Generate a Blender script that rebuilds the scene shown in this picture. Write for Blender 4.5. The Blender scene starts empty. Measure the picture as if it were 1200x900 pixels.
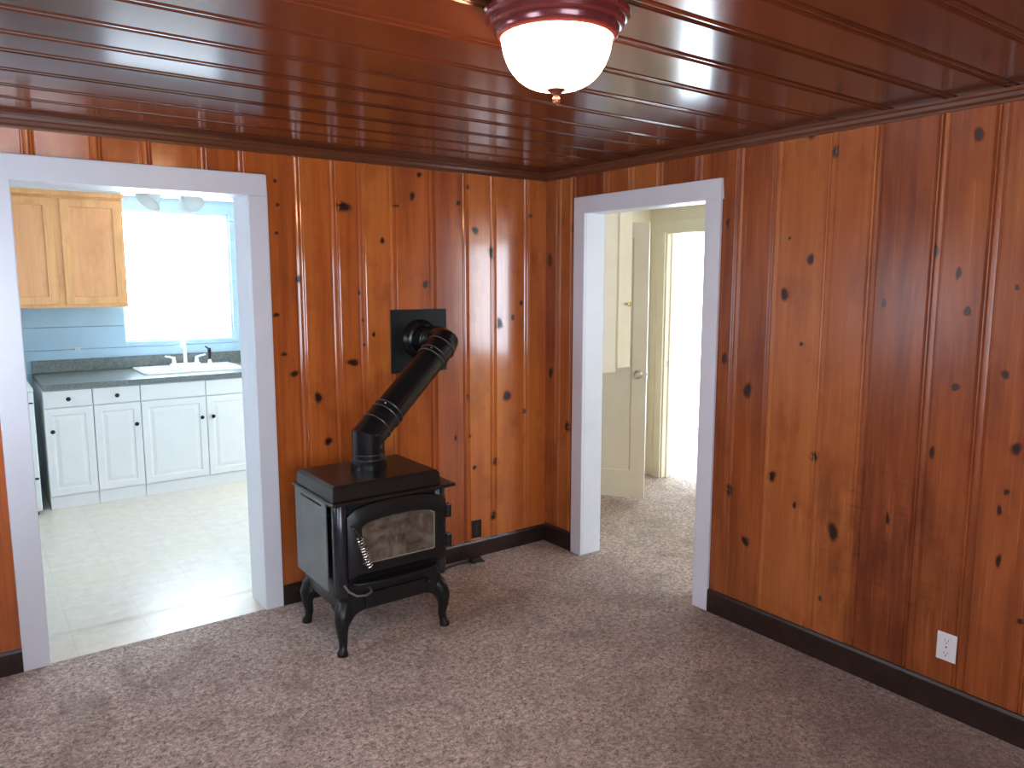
import bpy, bmesh, math, random
from mathutils import Vector, Matrix
random.seed(11)
SC = bpy.context.scene
COL = SC.collection
PI = math.pi

# ------------------------------------------------------------------ shaders
def new_mat(name):
    m = bpy.data.materials.new(name); m.use_nodes = True
    nt = m.node_tree; nt.nodes.clear()
    out = nt.nodes.new('ShaderNodeOutputMaterial')
    return m, nt, out

def pbsdf(nt, out, col=(.5, .5, .5), rough=.5, metal=0., spec=.5, coat=0., coat_rough=.1):
    b = nt.nodes.new('ShaderNodeBsdfPrincipled')
    b.inputs['Base Color'].default_value = (*col, 1)
    b.inputs['Roughness'].default_value = rough
    b.inputs['Metallic'].default_value = metal
    b.inputs['Specular IOR Level'].default_value = spec
    b.inputs['Coat Weight'].default_value = coat
    b.inputs['Coat Roughness'].default_value = coat_rough
    nt.links.new(b.outputs[0], out.inputs[0])
    return b

def N(nt, t, **kw):
    n = nt.nodes.new(t)
    for k, v in kw.items():
        setattr(n, k, v)
    return n

def mth(nt, op, a, b=None, clamp=False):
    n = nt.nodes.new('ShaderNodeMath'); n.operation = op; n.use_clamp = clamp
    for i, v in enumerate((a, b)):
        if v is None: continue
        if hasattr(v, 'is_output'): nt.links.new(v, n.inputs[i])
        else: n.inputs[i].default_value = v
    return n.outputs[0]

def mixc(nt, fac, a, b, mode='MIX'):
    n = nt.nodes.new('ShaderNodeMix'); n.data_type = 'RGBA'; n.blend_type = mode
    for sock, v in ((n.inputs[0], fac), (n.inputs[6], a), (n.inputs[7], b)):
        if hasattr(v, 'is_output'): nt.links.new(v, sock)
        elif isinstance(v, tuple): sock.default_value = (*v, 1) if len(v) == 3 else v
        else: sock.default_value = v
    return n.outputs[2]

def ramp(nt, fac, stops):
    r = nt.nodes.new('ShaderNodeValToRGB')
    el = r.color_ramp.elements
    while len(el) < len(stops): el.new(.5)
    for e, (p, c) in zip(el, stops):
        e.position = p; e.color = (*c, 1)
    nt.links.new(fac, r.inputs[0])
    return r.outputs[0]

def noise(nt, vec, scale, detail=3., rough=.5, dist=0.):
    n = nt.nodes.new('ShaderNodeTexNoise')
    n.inputs['Scale'].default_value = scale
    n.inputs['Detail'].default_value = detail
    n.inputs['Roughness'].default_value = rough
    n.inputs['Distortion'].default_value = dist
    if vec is not None: nt.links.new(vec, n.inputs['Vector'])
    return n.outputs[0]

def objco(nt):
    return nt.nodes.new('ShaderNodeTexCoord').outputs['Object']

def comb(nt, x, y, z):
    n = nt.nodes.new('ShaderNodeCombineXYZ')
    for i, v in enumerate((x, y, z)):
        if hasattr(v, 'is_output'): nt.links.new(v, n.inputs[i])
        else: n.inputs[i].default_value = v
    return n.outputs[0]

def plain(name, col, rough=.5, metal=0., spec=.5, coat=0., var=.06, vscale=6., bump=0., bscale=200.):
    """painted / metal surface with slight procedural unevenness"""
    m, nt, out = new_mat(name)
    b = pbsdf(nt, out, col, rough, metal, spec, coat)
    oc = objco(nt)
    f = noise(nt, oc, vscale, 4.)
    lo = tuple(c * (1 - var) for c in col); hi = tuple(min(1, c * (1 + var)) for c in col)
    nt.links.new(ramp(nt, f, [(.3, lo), (.7, hi)]), b.inputs['Base Color'])
    if bump:
        bp = nt.nodes.new('ShaderNodeBump'); bp.inputs['Strength'].default_value = bump; bp.inputs['Distance'].default_value = .002
        nt.links.new(noise(nt, oc, bscale, 3.), bp.inputs['Height']); nt.links.new(bp.outputs[0], b.inputs['Normal'])
    return m

def wood(name, cross, along, dark, mid, light, rough=.25, spec=.5, heart=.6, tint=.35, bump=.02, rough_var=.03, grime=None, coat=0.):
    """varnished boards: per-board tint comes from the mesh attribute 'tint'"""
    m, nt, out = new_mat(name)
    b = pbsdf(nt, out, mid, rough, 0, spec, coat, .09)
    sep = nt.nodes.new('ShaderNodeSeparateXYZ'); nt.links.new(objco(nt), sep.inputs[0])
    s, l = sep.outputs[cross], sep.outputs[along]
    at = nt.nodes.new('ShaderNodeAttribute'); at.attribute_name = 'tint'
    sa = nt.nodes.new('ShaderNodeSeparateColor'); nt.links.new(at.outputs['Color'], sa.inputs[0])
    r0, r1, r2 = sa.outputs[0], sa.outputs[1], sa.outputs[2]
    off = mth(nt, 'MULTIPLY', r0, 57.)
    fine = noise(nt, comb(nt, mth(nt, 'MULTIPLY', s, 110.), mth(nt, 'MULTIPLY', l, 2.2), off), 1., 4., .6)
    wob = noise(nt, comb(nt, mth(nt, 'MULTIPLY', s, 5.), mth(nt, 'MULTIPLY', l, 1.1), off), 1., 2.)
    ring = mth(nt, 'SINE', mth(nt, 'ADD', mth(nt, 'MULTIPLY', s, 130.), mth(nt, 'MULTIPLY', wob, 34.)))
    broad = noise(nt, comb(nt, mth(nt, 'MULTIPLY', s, 11.), mth(nt, 'MULTIPLY', l, .9), mth(nt, 'ADD', off, 7.)), 1., 2.5, .5)
    f = mth(nt, 'ADD', mth(nt, 'MULTIPLY', fine, .30), mth(nt, 'MULTIPLY', broad, heart))
    f = mth(nt, 'ADD', f, mth(nt, 'MULTIPLY', ring, .022))
    f = mth(nt, 'ADD', f, mth(nt, 'MULTIPLY', mth(nt, 'SUBTRACT', r1, .5), tint))
    lo = .5 * (.30 + heart)
    col = ramp(nt, f, [(max(0, lo - .27), dark), (lo, mid), (min(1, lo + .27), light)])
    # scattered cloudy stains
    st = noise(nt, comb(nt, mth(nt, 'MULTIPLY', s, 6.), mth(nt, 'MULTIPLY', l, 3.2), mth(nt, 'ADD', off, 3.3)), 1., 5., .65)
    stf = mth(nt, 'MULTIPLY', mth(nt, 'SUBTRACT', st, .50, True), 3.4, True)
    col = mixc(nt, mth(nt, 'MULTIPLY', stf, .75), col, dark)
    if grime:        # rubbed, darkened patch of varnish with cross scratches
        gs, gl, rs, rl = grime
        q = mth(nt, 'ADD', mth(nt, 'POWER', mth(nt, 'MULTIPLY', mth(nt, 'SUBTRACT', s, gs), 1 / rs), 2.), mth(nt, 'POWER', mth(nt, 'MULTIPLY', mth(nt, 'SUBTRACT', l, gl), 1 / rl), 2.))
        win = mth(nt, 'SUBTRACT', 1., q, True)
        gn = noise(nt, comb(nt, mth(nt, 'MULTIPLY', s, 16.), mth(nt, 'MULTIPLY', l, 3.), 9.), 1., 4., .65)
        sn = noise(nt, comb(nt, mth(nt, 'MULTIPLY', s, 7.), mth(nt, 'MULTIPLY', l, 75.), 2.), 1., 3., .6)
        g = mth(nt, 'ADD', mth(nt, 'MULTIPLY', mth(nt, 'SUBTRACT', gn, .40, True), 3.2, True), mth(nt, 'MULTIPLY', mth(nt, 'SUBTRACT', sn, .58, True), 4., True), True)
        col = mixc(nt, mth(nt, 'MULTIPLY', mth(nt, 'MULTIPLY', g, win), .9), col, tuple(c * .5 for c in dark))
    nt.links.new(col, b.inputs['Base Color'])
    nt.links.new(mth(nt, 'ADD', mth(nt, 'MULTIPLY', fine, rough_var), rough - rough_var / 2), b.inputs['Roughness'])
    bp = nt.nodes.new('ShaderNodeBump'); bp.inputs['Strength'].default_value = bump; bp.inputs['Distance'].default_value = .002
    nt.links.new(fine, bp.inputs['Height']); nt.links.new(bp.outputs[0], b.inputs['Normal'])
    return m

PD, PM, PL = (.27, .060, .018), (.52, .130, .028), (.64, .20, .042)
M = {}
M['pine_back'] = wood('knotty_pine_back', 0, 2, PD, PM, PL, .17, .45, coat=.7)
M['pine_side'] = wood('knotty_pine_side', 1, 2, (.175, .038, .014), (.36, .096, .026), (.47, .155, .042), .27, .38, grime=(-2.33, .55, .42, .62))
M['ceil_wood'] = wood('varnished_ceiling_boards', 1, 0, (.055, .012, .005), (.10, .022, .009), (.145, .036, .014), .17, .6, .5, .3, .02, .05)
M['crown'] = plain('stained_crown', (.13, .042, .018), .3)
M['knot'] = None
def knot_mat():
    m, nt, out = new_mat('pine_knot')
    b = pbsdf(nt, out, (.03, .012, .008), .3)
    at = nt.nodes.new('ShaderNodeAttribute'); at.attribute_name = 'rad'
    sa = nt.nodes.new('ShaderNodeSeparateColor'); nt.links.new(at.outputs['Color'], sa.inputs[0])
    r = sa.outputs[0]
    n = noise(nt, objco(nt), 90., 3.)
    rr = mth(nt, 'ADD', r, mth(nt, 'MULTIPLY', mth(nt, 'SUBTRACT', n, .5), .35))
    col = ramp(nt, rr, [(.0, (.016, .008, .007)), (.42, (.03, .012, .009)), (.55, (.10, .026, .010)), (1., (.20, .05, .014))])
    nt.links.new(col, b.inputs['Base Color'])
    al = ramp(nt, rr, [(.0, (1, 1, 1)), (.45, (.95, .95, .95)), (.6, (.5, .5, .5)), (.97, (0, 0, 0))])
    nt.links.new(al, b.inputs['Alpha'])
    return m
M['knot'] = knot_mat()
M['base_dark'] = plain('dark_baseboard', (.028, .014, .011), .35, var=.3, vscale=20)
M['white_trim'] = plain('white_gloss_paint', (.75, .775, .85), .35, var=.02)
M['cream'] = plain('cream_paint', (.84, .765, .61), .45, var=.03)
M['cream_door'] = plain('cream_gloss_paint', (.77, .71, .60), .4, var=.03)
M['white_wall'] = plain('white_wall_paint', (.86, .86, .84), .6, var=.02)
M['white_ceil'] = plain('white_ceiling_paint', (.88, .88, .86), .7, var=.02)
M['blue_wall'] = plain('pale_blue_paint', (.42, .60, .74), .45, var=.04)
M['blue_groove'] = plain('pale_blue_groove', (.31, .46, .58), .5)
M['cab_white'] = plain('white_thermofoil', (.80, .78, .78), .35, var=.015)
M['knob_dark'] = plain('dark_bronze', (.02, .018, .017), .3, .7)
M['oak'] = wood('honey_oak', 0, 2, (.56, .25, .085), (.78, .40, .155), (.86, .50, .22), .35, .5, .4, .2, .08)
M['oak_panel'] = wood('honey_oak_panel', 0, 2, (.54, .22, .085), (.74, .34, .14), (.82, .42, .19), .35, .5, .4, .2, .08)
M['range_white'] = plain('white_enamel', (.80, .84, .82), .5, var=.01)
M['black_gap'] = plain('black_rubber', (.015, .015, .015), .6)
M['sink_white'] = plain('white_porcelain', (.86, .86, .86), .12, var=.01)
M['chrome'] = plain('polished_chrome', (.80, .80, .82), .12, 1.)
M['nickel'] = plain('satin_nickel', (.55, .53, .50), .28, 1.)
M['brass'] = plain('polished_brass', (.75, .60, .30), .25, 1.)
M['iron'] = plain('black_cast_iron', (.010, .010, .011), .36, 0, .4, var=.2, vscale=30, bump=.15)
M['iron_top'] = plain('black_top_plate', (.016, .013, .012), .33, 0, .45, var=.2, vscale=30, bump=.1)
M['enamel_col'] = plain('blue_black_enamel', (.016, .017, .024), .22, 0, .6)
M['shield'] = plain('grey_heat_shield', (.14, .147, .155), .42, .2, .5, var=.12, vscale=9)
M['pipe'] = plain('black_stove_pipe', (.009, .009, .010), .24, 0, .42, 0., var=.3, vscale=12)
M['pipe_seam'] = plain('worn_pipe_seam', (.10, .10, .11), .25, .6)
M['flue_plate'] = plain('matt_black_plate', (.010, .012, .012), .5, 0, .25)
def soot_glass():
    m, nt, out = new_mat('sooty_stove_glass')
    b = pbsdf(nt, out, (.15, .12, .095), .22, 0, .6)
    oc = objco(nt)
    f = noise(nt, oc, 9., 5., .6, 1.5)
    nt.links.new(ramp(nt, f, [(.3, (.05, .036, .026)), (.5, (.12, .092, .07)), (.7, (.21, .175, .14))]), b.inputs['Base Color'])
    return m
M['soot_glass'] = soot_glass()
M['gasket'] = plain('tan_gasket', (.42, .36, .24), .5)
M['coil'] = plain('nickel_coil', (.78, .76, .74), .25, 1.)
M['lamp_rim'] = plain('mahogany_bronze_rim', (.16, .028, .030), .22, .3, .6, .4)
M['lamp_finial'] = plain('aged_bronze', (.22, .09, .06), .25, .8)
M['plate_white'] = plain('white_plastic', (.78, .78, .78), .35, var=.01)
M['plate_black'] = plain('black_plastic', (.012, .012, .014), .35)
M['slot_dark'] = plain('outlet_slot', (.05, .05, .05), .6)
M['cord'] = plain('black_cable', (.02, .018, .017), .45)
M['white_frame'] = plain('white_window_frame', (.84, .84, .84), .4, var=.01)

def bowl_mat():
    m, nt, out = new_mat('lit_frosted_glass')
    e = nt.nodes.new('ShaderNodeEmission')
    e.inputs['Color'].default_value = (1., .60, .32, 1); e.inputs['Strength'].default_value = 48.
    nt.links.new(e.outputs[0], out.inputs[0])
    return m
M['bowl'] = bowl_mat()

def shade_mat():
    m, nt, out = new_mat('frosted_glass_shade')
    d = nt.nodes.new('ShaderNodeBsdfDiffuse'); d.inputs[0].default_value = (.86, .86, .84, 1)
    t = nt.nodes.new('ShaderNodeBsdfTranslucent'); t.inputs[0].default_value = (.80, .80, .78, 1)
    mx = nt.nodes.new('ShaderNodeMixShader'); mx.inputs[0].default_value = .4
    nt.links.new(d.outputs[0], mx.inputs[1]); nt.links.new(t.outputs[0], mx.inputs[2]); nt.links.new(mx.outputs[0], out.inputs[0])
    return m
M['shade'] = shade_mat()

def glass_mat():
    m, nt, out = new_mat('window_glass')
    t = nt.nodes.new('ShaderNodeBsdfTransparent'); t.inputs[0].default_value = (.97, .98, .98, 1)
    g = nt.nodes.new('ShaderNodeBsdfGlossy'); g.inputs['Roughness'].default_value = .02
    fr = nt.nodes.new('ShaderNodeFresnel'); fr.inputs[0].default_value = 1.45
    mx = nt.nodes.new('ShaderNodeMixShader')
    ge = nt.nodes.new('ShaderNodeNewGeometry')      # no internal reflection at the far side of the thin pane
    nt.links.new(mth(nt, 'MULTIPLY', fr.outputs[0], mth(nt, 'SUBTRACT', 1., ge.outputs['Backfacing'])), mx.inputs[0]); nt.links.new(t.outputs[0], mx.inputs[1]); nt.links.new(g.outputs[0], mx.inputs[2])
    nt.links.new(mx.outputs[0], out.inputs[0])
    return m
M['glass'] = glass_mat()

def carpet_mat():
    m, nt, out = new_mat('brown_plush_carpet')
    b = pbsdf(nt, out, (.3, .23, .2), .95, 0, .1)
    oc = objco(nt)
    fine = noise(nt, oc, 105., 3., .7, .8)
    clump = noise(nt, oc, 42., 4., .7, .6)
    big = noise(nt, oc, 3.4, 6., .68, .9)
    f = mth(nt, 'ADD', mth(nt, 'MULTIPLY', fine, .5), mth(nt, 'MULTIPLY', clump, .5))
    c = ramp(nt, f, [(.385, (.16, .108, .088)), (.5, (.47, .355, .305)), (.615, (.80, .65, .57))])
    c = mixc(nt, mth(nt, 'MULTIPLY', mth(nt, 'SUBTRACT', big, .48, True), 2.6, True), c, (.19, .135, .105), 'MIX')
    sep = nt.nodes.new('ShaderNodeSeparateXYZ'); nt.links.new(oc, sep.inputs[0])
    soil_shade = noise(nt, oc, 1.1, 6., .65, .5)
    side = mth(nt, 'MULTIPLY', mth(nt, 'ADD', sep.outputs[0], mth(nt, 'ADD', mth(nt, 'MULTIPLY', sep.outputs[1], -.55), .35)), .55)  # soiling biased darker rightward, standing in for light falloff across the floor
    sf = mth(nt, 'ADD', mth(nt, 'MULTIPLY', mth(nt, 'SUBTRACT', soil_shade, .5), 1.5), side)
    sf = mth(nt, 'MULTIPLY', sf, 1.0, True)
    hall = mth(nt, 'MULTIPLY', mth(nt, 'SUBTRACT', .22, mth(nt, 'ADD', sep.outputs[0], mth(nt, 'MULTIPLY', mth(nt, 'SUBTRACT', soil_shade, .5), .8))), 2.2, True)
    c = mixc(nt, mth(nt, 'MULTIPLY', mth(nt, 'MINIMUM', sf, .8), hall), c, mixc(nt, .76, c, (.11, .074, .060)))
    nt.links.new(c, b.inputs['Base Color'])
    b.inputs['Sheen Weight'].default_value = .15
    bp = nt.nodes.new('ShaderNodeBump'); bp.inputs['Strength'].default_value = .9; bp.inputs['Distance'].default_value = .012
    nt.links.new(f, bp.inputs['Height']); nt.links.new(bp.outputs[0], b.inputs['Normal'])
    return m
M['carpet'] = carpet_mat()

def vinyl_mat():
    m, nt, out = new_mat('cream_vinyl_tile')
    b = pbsdf(nt, out, (.75, .73, .62), .3)
    oc = objco(nt)
    sep = nt.nodes.new('ShaderNodeSeparateXYZ'); nt.links.new(oc, sep.inputs[0])
    def line(s, period, off):
        fr = mth(nt, 'FRACT', mth(nt, 'MULTIPLY', mth(nt, 'ADD', s, off), 1 / period))
        d = mth(nt, 'ABSOLUTE', mth(nt, 'SUBTRACT', fr, .5))
        return mth(nt, 'GREATER_THAN', d, .5 - .0035 / period)
    ln = mth(nt, 'MAXIMUM', line(sep.outputs[0], .325, 2.153 + 3.25), line(sep.outputs[1], .325, .02 + 3.25))
    v = noise(nt, oc, 14., 5., .65)
    c = ramp(nt, v, [(.3, (.62, .56, .47)), (.7, (.76, .69, .595))])
    c = mixc(nt, mth(nt, 'MULTIPLY', ln, .22), c, (.45, .42, .34))
    st = noise(nt, oc, 1.3, 3., .5, .8)
    c = mixc(nt, mth(nt, 'MULTIPLY', mth(nt, 'SUBTRACT', st, .5, True), 1.6, True), c, (.66, .60, .38))
    # long dirty scuff just inside the doorway
    sc = noise(nt, comb(nt, mth(nt, 'MULTIPLY', sep.outputs[0], 3.), mth(nt, 'MULTIPLY', sep.outputs[1], 14.), 1.7), 1., 4., .6)
    band = mth(nt, 'SUBTRACT', 1., mth(nt, 'MULTIPLY', mth(nt, 'ABSOLUTE', mth(nt, 'SUBTRACT', sep.outputs[1], .30)), 22.), True)
    c = mixc(nt, mth(nt, 'MULTIPLY', mth(nt, 'MULTIPLY', band, mth(nt, 'SUBTRACT', sc, .40, True)), 2.6, True), c, (.36, .28, .16))
    nt.links.new(c, b.inputs['Base Color'])
    return m
M['vinyl'] = vinyl_mat()

def counter_mat():
    m, nt, out = new_mat('grey_green_laminate')
    b = pbsdf(nt, out, (.13, .15, .14), .28)
    oc = objco(nt)
    f = noise(nt, oc, 60., 5., .7)
    nt.links.new(ramp(nt, f, [(.3, (.07, .085, .08)), (.5, (.14, .16, .15)), (.7, (.24, .25, .23))]), b.inputs['Base Color'])
    return m
M['counter'] = counter_mat()

# ------------------------------------------------------------------ mesh builder
class MB:
    def __init__(s): s.bm = bmesh.new()
    def box(s, x0, y0, z0, x1, y1, z1, mat=None):
        v = [s.bm.verts.new((x, y, z)) for x in (x0, x1) for y in (y0, y1) for z in (z0, z1)]
        for f in ((0, 1, 3, 2), (4, 6, 7, 5), (0, 4, 5, 1), (2, 3, 7, 6), (0, 2, 6, 4), (1, 5, 7, 3)):
            s.bm.faces.new([v[i] for i in f])
        if mat is not None: bmesh.ops.transform(s.bm, matrix=mat, verts=v)
        return s
    def loops(s, rings, cap0=True, cap1=True, closed=True):
        """skin a list of point rings"""
        R = [[s.bm.verts.new(p) for p in r] for r in rings]
        n = len(R[0])
        for a, b in zip(R, R[1:]):
            for i in range(n if closed else n - 1):
                j = (i + 1) % n
                s.bm.faces.new((a[i], a[j], b[j], b[i]))
        if cap0: s.bm.faces.new(R[0][::-1])
        if cap1: s.bm.faces.new(R[-1])
        return s
    def prism(s, pts, fn, d0, d1):
        """pts 2-D outline, fn(a,b,d) -> point"""
        return s.loops([[fn(a, b, d0) for a, b in pts], [fn(a, b, d1) for a, b in pts]])
    def ringplate(s, outer, inner, fn, d0, d1):
        n = len(outer)
        rings = [[fn(*p, d0) for p in outer], [fn(*p, d1) for p in outer], [fn(*p, d1) for p in inner], [fn(*p, d0) for p in inner]]
        R = [[s.bm.verts.new(p) for p in r] for r in rings]
        for k in range(4):
            a, b = R[k], R[(k + 1) % 4]
            for i in range(n):
                j = (i + 1) % n
                s.bm.faces.new((a[i], a[j], b[j], b[i]))
        return s
    def tube(s, path, radii, seg=12, cap=True, scale=None):
        P = [Vector(p) for p in path]
        if not hasattr(radii, '__len__'): radii = [radii] * len(P)
        T = []
        for i in range(len(P)):
            if i == 0: t = P[1] - P[0]
            elif i == len(P) - 1: t = P[-1] - P[-2]
            else: t = (P[i + 1] - P[i]).normalized() + (P[i] - P[i - 1]).normalized()
            T.append(t.normalized())
        up = Vector((0, 0, 1)) if abs(T[0].z) < .9 else Vector((1, 0, 0))
        n = (up - T[0] * up.dot(T[0])).normalized()
        rings = []
        for i in range(len(P)):
            n = (n - T[i] * n.dot(T[i])).normalized(); b = T[i].cross(n)
            # widen mitred rings so that the straight runs keep their diameter
            k = 1.
            md = None
            if 0 < i < len(P) - 1:
                d = (P[i] - P[i - 1]).normalized(); c = max(.3, d.dot(T[i]))
                ax = d.cross(T[i])
                if ax.length > 1e-4: md = T[i].cross(ax.normalized()).normalized(); k = 1 / c
            ring = []
            for j in range(seg):
                a = 2 * PI * j / seg
                o = (n * math.cos(a) + b * math.sin(a)) * radii[i]
                if md is not None: o = o + md * (o.dot(md) * (k - 1))
                ring.append(P[i] + o)
            rings.append(ring)
        return s.loops(rings, cap, cap)
    def lathe(s, prof, loc=(0, 0, 0), axis=(0, 0, 1), seg=32, cap0=False, cap1=False):
        """prof: (radius, height along axis)"""
        q = Vector((0, 0, 1)).rotation_difference(Vector(axis).normalized()).to_matrix()
        L = Vector(loc)
        rings = [[L + q @ Vector((max(r, 1e-4) * math.cos(2 * PI * j / seg), max(r, 1e-4) * math.sin(2 * PI * j / seg), h)) for j in range(seg)] for r, h in prof]
        return s.loops(rings, cap0, cap1)
    def sphere(s, c, r, sx=1, sy=1, sz=1, seg=16):
        m = Matrix.Translation(c) @ Matrix.Diagonal((r * sx, r * sy, r * sz, 1))
        bmesh.ops.create_uvsphere(s.bm, u_segments=seg, v_segments=seg // 2, radius=1, matrix=m)
        return s
    def panel(s, x0, x1, z0, z1, y, th, steps):
        """cabinet door facing -y; steps: (inset, depth into the door)"""
        def rect(i, d): return [(x0 + i, y + d, z0 + i), (x1 - i, y + d, z0 + i), (x1 - i, y + d, z1 - i), (x0 + i, y + d, z1 - i)]
        return s.loops([rect(0, th)] + [rect(i, d) for i, d in [(0, .003), (.003, 0)] + steps])

ORG = {}
def obj(name, mb, mat, parent=None, smooth=None, bevel=0, bseg=2, xf=None):
    bm = mb.bm
    bmesh.ops.remove_doubles(bm, verts=bm.verts, dist=1e-6)
    bmesh.ops.recalc_face_normals(bm, faces=bm.faces)
    if xf is not None: bm.transform(xf)
    root = parent
    while root is not None and root.parent is not None: root = root.parent
    if root is not None and root.name in ORG:
        bm.transform(ORG[root.name].inverted())
    if smooth is not None:
        for f in bm.faces: f.smooth = True
        for e in bm.edges:
            e.smooth = len(e.link_faces) == 2 and e.calc_face_angle(0) < math.radians(smooth)
    me = bpy.data.meshes.new(name); bm.to_mesh(me); bm.free()
    o = bpy.data.objects.new(name, me); COL.objects.link(o)
    for m in (mat if isinstance(mat, (list, tuple)) else [mat]): me.materials.append(m)
    if parent is not None: o.parent = parent
    if bevel:
        md = o.modifiers.new('bevel', 'BEVEL'); md.width = bevel; md.segments = bseg; md.limit_method = 'ANGLE'; md.angle_limit = math.radians(40)
    return o

def thing(name, label, cat, loc, group=None):
    o = bpy.data.objects.new(name, None); COL.objects.link(o)
    o.empty_display_size = .05
    o.location = loc; o['label'] = label; o['category'] = cat
    if group: o['group'] = group
    ORG[o.name] = Matrix.Translation(loc)
    return o

def struct(name, mb, mat, parent=None, **kw):
    o = obj(name, mb, mat, parent, **kw)
    if parent is None: o['kind'] = 'structure'
    return o

def boxes(*L):
    m = MB()
    for b in L: m.box(*b)
    return m

# ------------------------------------------------------------------ panelled walls and ceiling
H = 2.44
# profile of the moulded tongue-and-groove joint: (offset across, depth into the wall)
JP = [(-.027, 0), (-.0225, .0075), (-.018, .0075), (-.0145, .0035), (-.010, .0008), (-.004, -.0006), (.002, -.0004), (.006, .0015), (.009, .006), (.0125, .0025), (.0165, .0015), (.020, .008), (.027, 0)]
def boards(name, fn, s0, s1, joints, spans, mat, knots=(), slab=None, tilt=0.):
    """fn(s, depth, l) -> point.  spans: list of (sa, sb, la, lb) rectangles of the sheet."""
    bm = bmesh.new()
    lay = bm.loops.layers.float_color.new('tint')
    rad = bm.loops.layers.float_color.new('rad')
    edges = [s0] + sorted(joints) + [s1]
    tints = {i: (random.random(), random.random(), random.random(), 1) for i in range(len(edges))}
    def board_of(s):
        return max(i for i, e in enumerate(edges) if e <= s + 1e-9)
    pts = [(s0, 0)]
    for j in sorted(joints):
        for a, d in JP: pts.append((j + a, d))
    pts.append((s1, 0))
    def depth(s):
        for (a, da), (b, db) in zip(pts, pts[1:]):
            if a - 1e-9 <= s <= b + 1e-9: return da + (db - da) * ((s - a) / (b - a) if b > a else 0)
        return 0
    for sa, sb, la, lb in spans:
        q = [(sa, depth(sa))] + [p for p in pts if sa < p[0] < sb] + [(sb, depth(sb))]
        for (a, da), (b, db) in zip(q, q[1:]):
            f = bm.faces.new([bm.verts.new(fn(*p)) for p in ((a, da, la), (b, db, la), (b, db, lb), (a, da, lb))])
            t = tints[board_of((a + b) / 2)]
            for lp in f.loops: lp[lay] = t; lp[rad] = (1, 1, 1, 1)
    # knots: thin ellipses lying in the surface
    for ks, kl, ra, rb in knots:
        if not any(sa <= ks <= sb and la <= kl <= lb for sa, sb, la, lb in spans): continue
        ra = max(ra, .007) * 1.5; rb = max(rb, .008) * 1.5
        ph = random.random() * 6
        n = 20
        def kp(r, a):
            w = 1 + .13 * math.sin(2 * a + ph) + .08 * math.sin(3 * a + ph * 2)
            s = ks + ra * r * w * math.cos(a); l = kl + rb * r * w * math.sin(a)
            return s, l
        rr = [0.001, .35, .7, 1.]
        for r0, r1 in zip(rr, rr[1:]):
            for i in range(n):
                a0, a1 = 2 * PI * i / n, 2 * PI * (i + 1) / n
                c = [(kp(r0, a0), r0), (kp(r1, a0), r1), (kp(r1, a1), r1), (kp(r0, a1), r0)]
                sm = [x[0][0] for x in c]
                if min(sm) < s0 or max(sm) > s1: continue
                f = bm.faces.new([bm.verts.new(fn(p[0], depth(p[0]) - .0006, p[1])) for p, _ in c])
                f.material_index = 1
                for lp, (_, r) in zip(f.loops, c): lp[rad] = (r, r, r, 1); lp[lay] = (.5, .5, .5, 1)
    if slab:
        for b in slab:
            x0, y0, z0, x1, y1, z1 = b
            v = [bm.verts.new((x, y, z)) for x in (x0, x1) for y in (y0, y1) for z in (z0, z1)]
            for f in ((0, 1, 3, 2), (4, 6, 7, 5), (0, 4, 5, 1), (2, 3, 7, 6), (0, 2, 6, 4), (1, 5, 7, 3)):
                fc = bm.faces.new([v[i] for i in f])
                for lp in fc.loops: lp[lay] = (.5, .5, .5, 1); lp[rad] = (1, 1, 1, 1)
    me = bpy.data.meshes.new(name); bm.to_mesh(me); bm.free()
    o = bpy.data.objects.new(name, me); COL.objects.link(o)
    me.materials.append(mat); me.materials.append(M['knot'])
    o['kind'] = 'structure'
    return o

KB = [(-1.407, 2.155, 0.0447, 0.0227), (-1.326, 1.691, 0.0103, 0.0094), (-1.178, 1.98, 0.0106, 0.0189), (-0.983, 2.237, 0.0139, 0.0239), (-1.088, 2.178, 0.0162, 0.0071), (-1.669, 1.765, 0.0139, 0.0156), (-1.776, 2.262, 0.0088, 0.0085), (-1.767, 2.143, 0.0089, 0.0086), (-1.778, 2.0, 0.0089, 0.0087), (-0.902, 1.737, 0.0201, 0.0224), (-0.936, 2.36, 0.014, 0.0143), (-0.604, 2.317, 0.0122, 0.0125), (-0.672, 2.217, 0.012, 0.015), (-0.551, 2.062, 0.0218, 0.0205), (-0.432, 1.931, 0.0194, 0.0366), (-0.132, 2.17, 0.0138, 0.0134), (-0.375, 1.49, 0.0265, 0.027), (-0.199, 1.617, 0.0138, 0.0164), (-1.584, 1.124, 0.0219, 0.0259), (-1.534, 0.875, 0.0199, 0.0216), (-1.373, 1.303, 0.0308, 0.0192), (-1.796, 1.58, 0.0135, 0.0111), (-1.763, 1.372, 0.0137, 0.0113), (-1.712, 1.264, 0.0233, 0.0137), (-1.31, 1.539, 0.0078, 0.0095), (-1.303, 1.4, 0.0078, 0.0096), (-1.244, 1.455, 0.0106, 0.0121), (-0.315, 1.021, 0.0273, 0.0335), (-0.408, 0.599, 0.0236, 0.0282), (-0.422, 0.243, 0.0203, 0.0258), (-0.616, 1.042, 0.0114, 0.0161), (-0.569, 0.584, 0.0129, 0.0138), (-0.707, 0.793, 0.0093, 0.0135), (-0.177, 0.906, 0.0141, 0.0171), (-0.6, 0.791, 0.0096, 0.0109), (-0.268, 1.525, 0.0136, 0.0164)]
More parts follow.
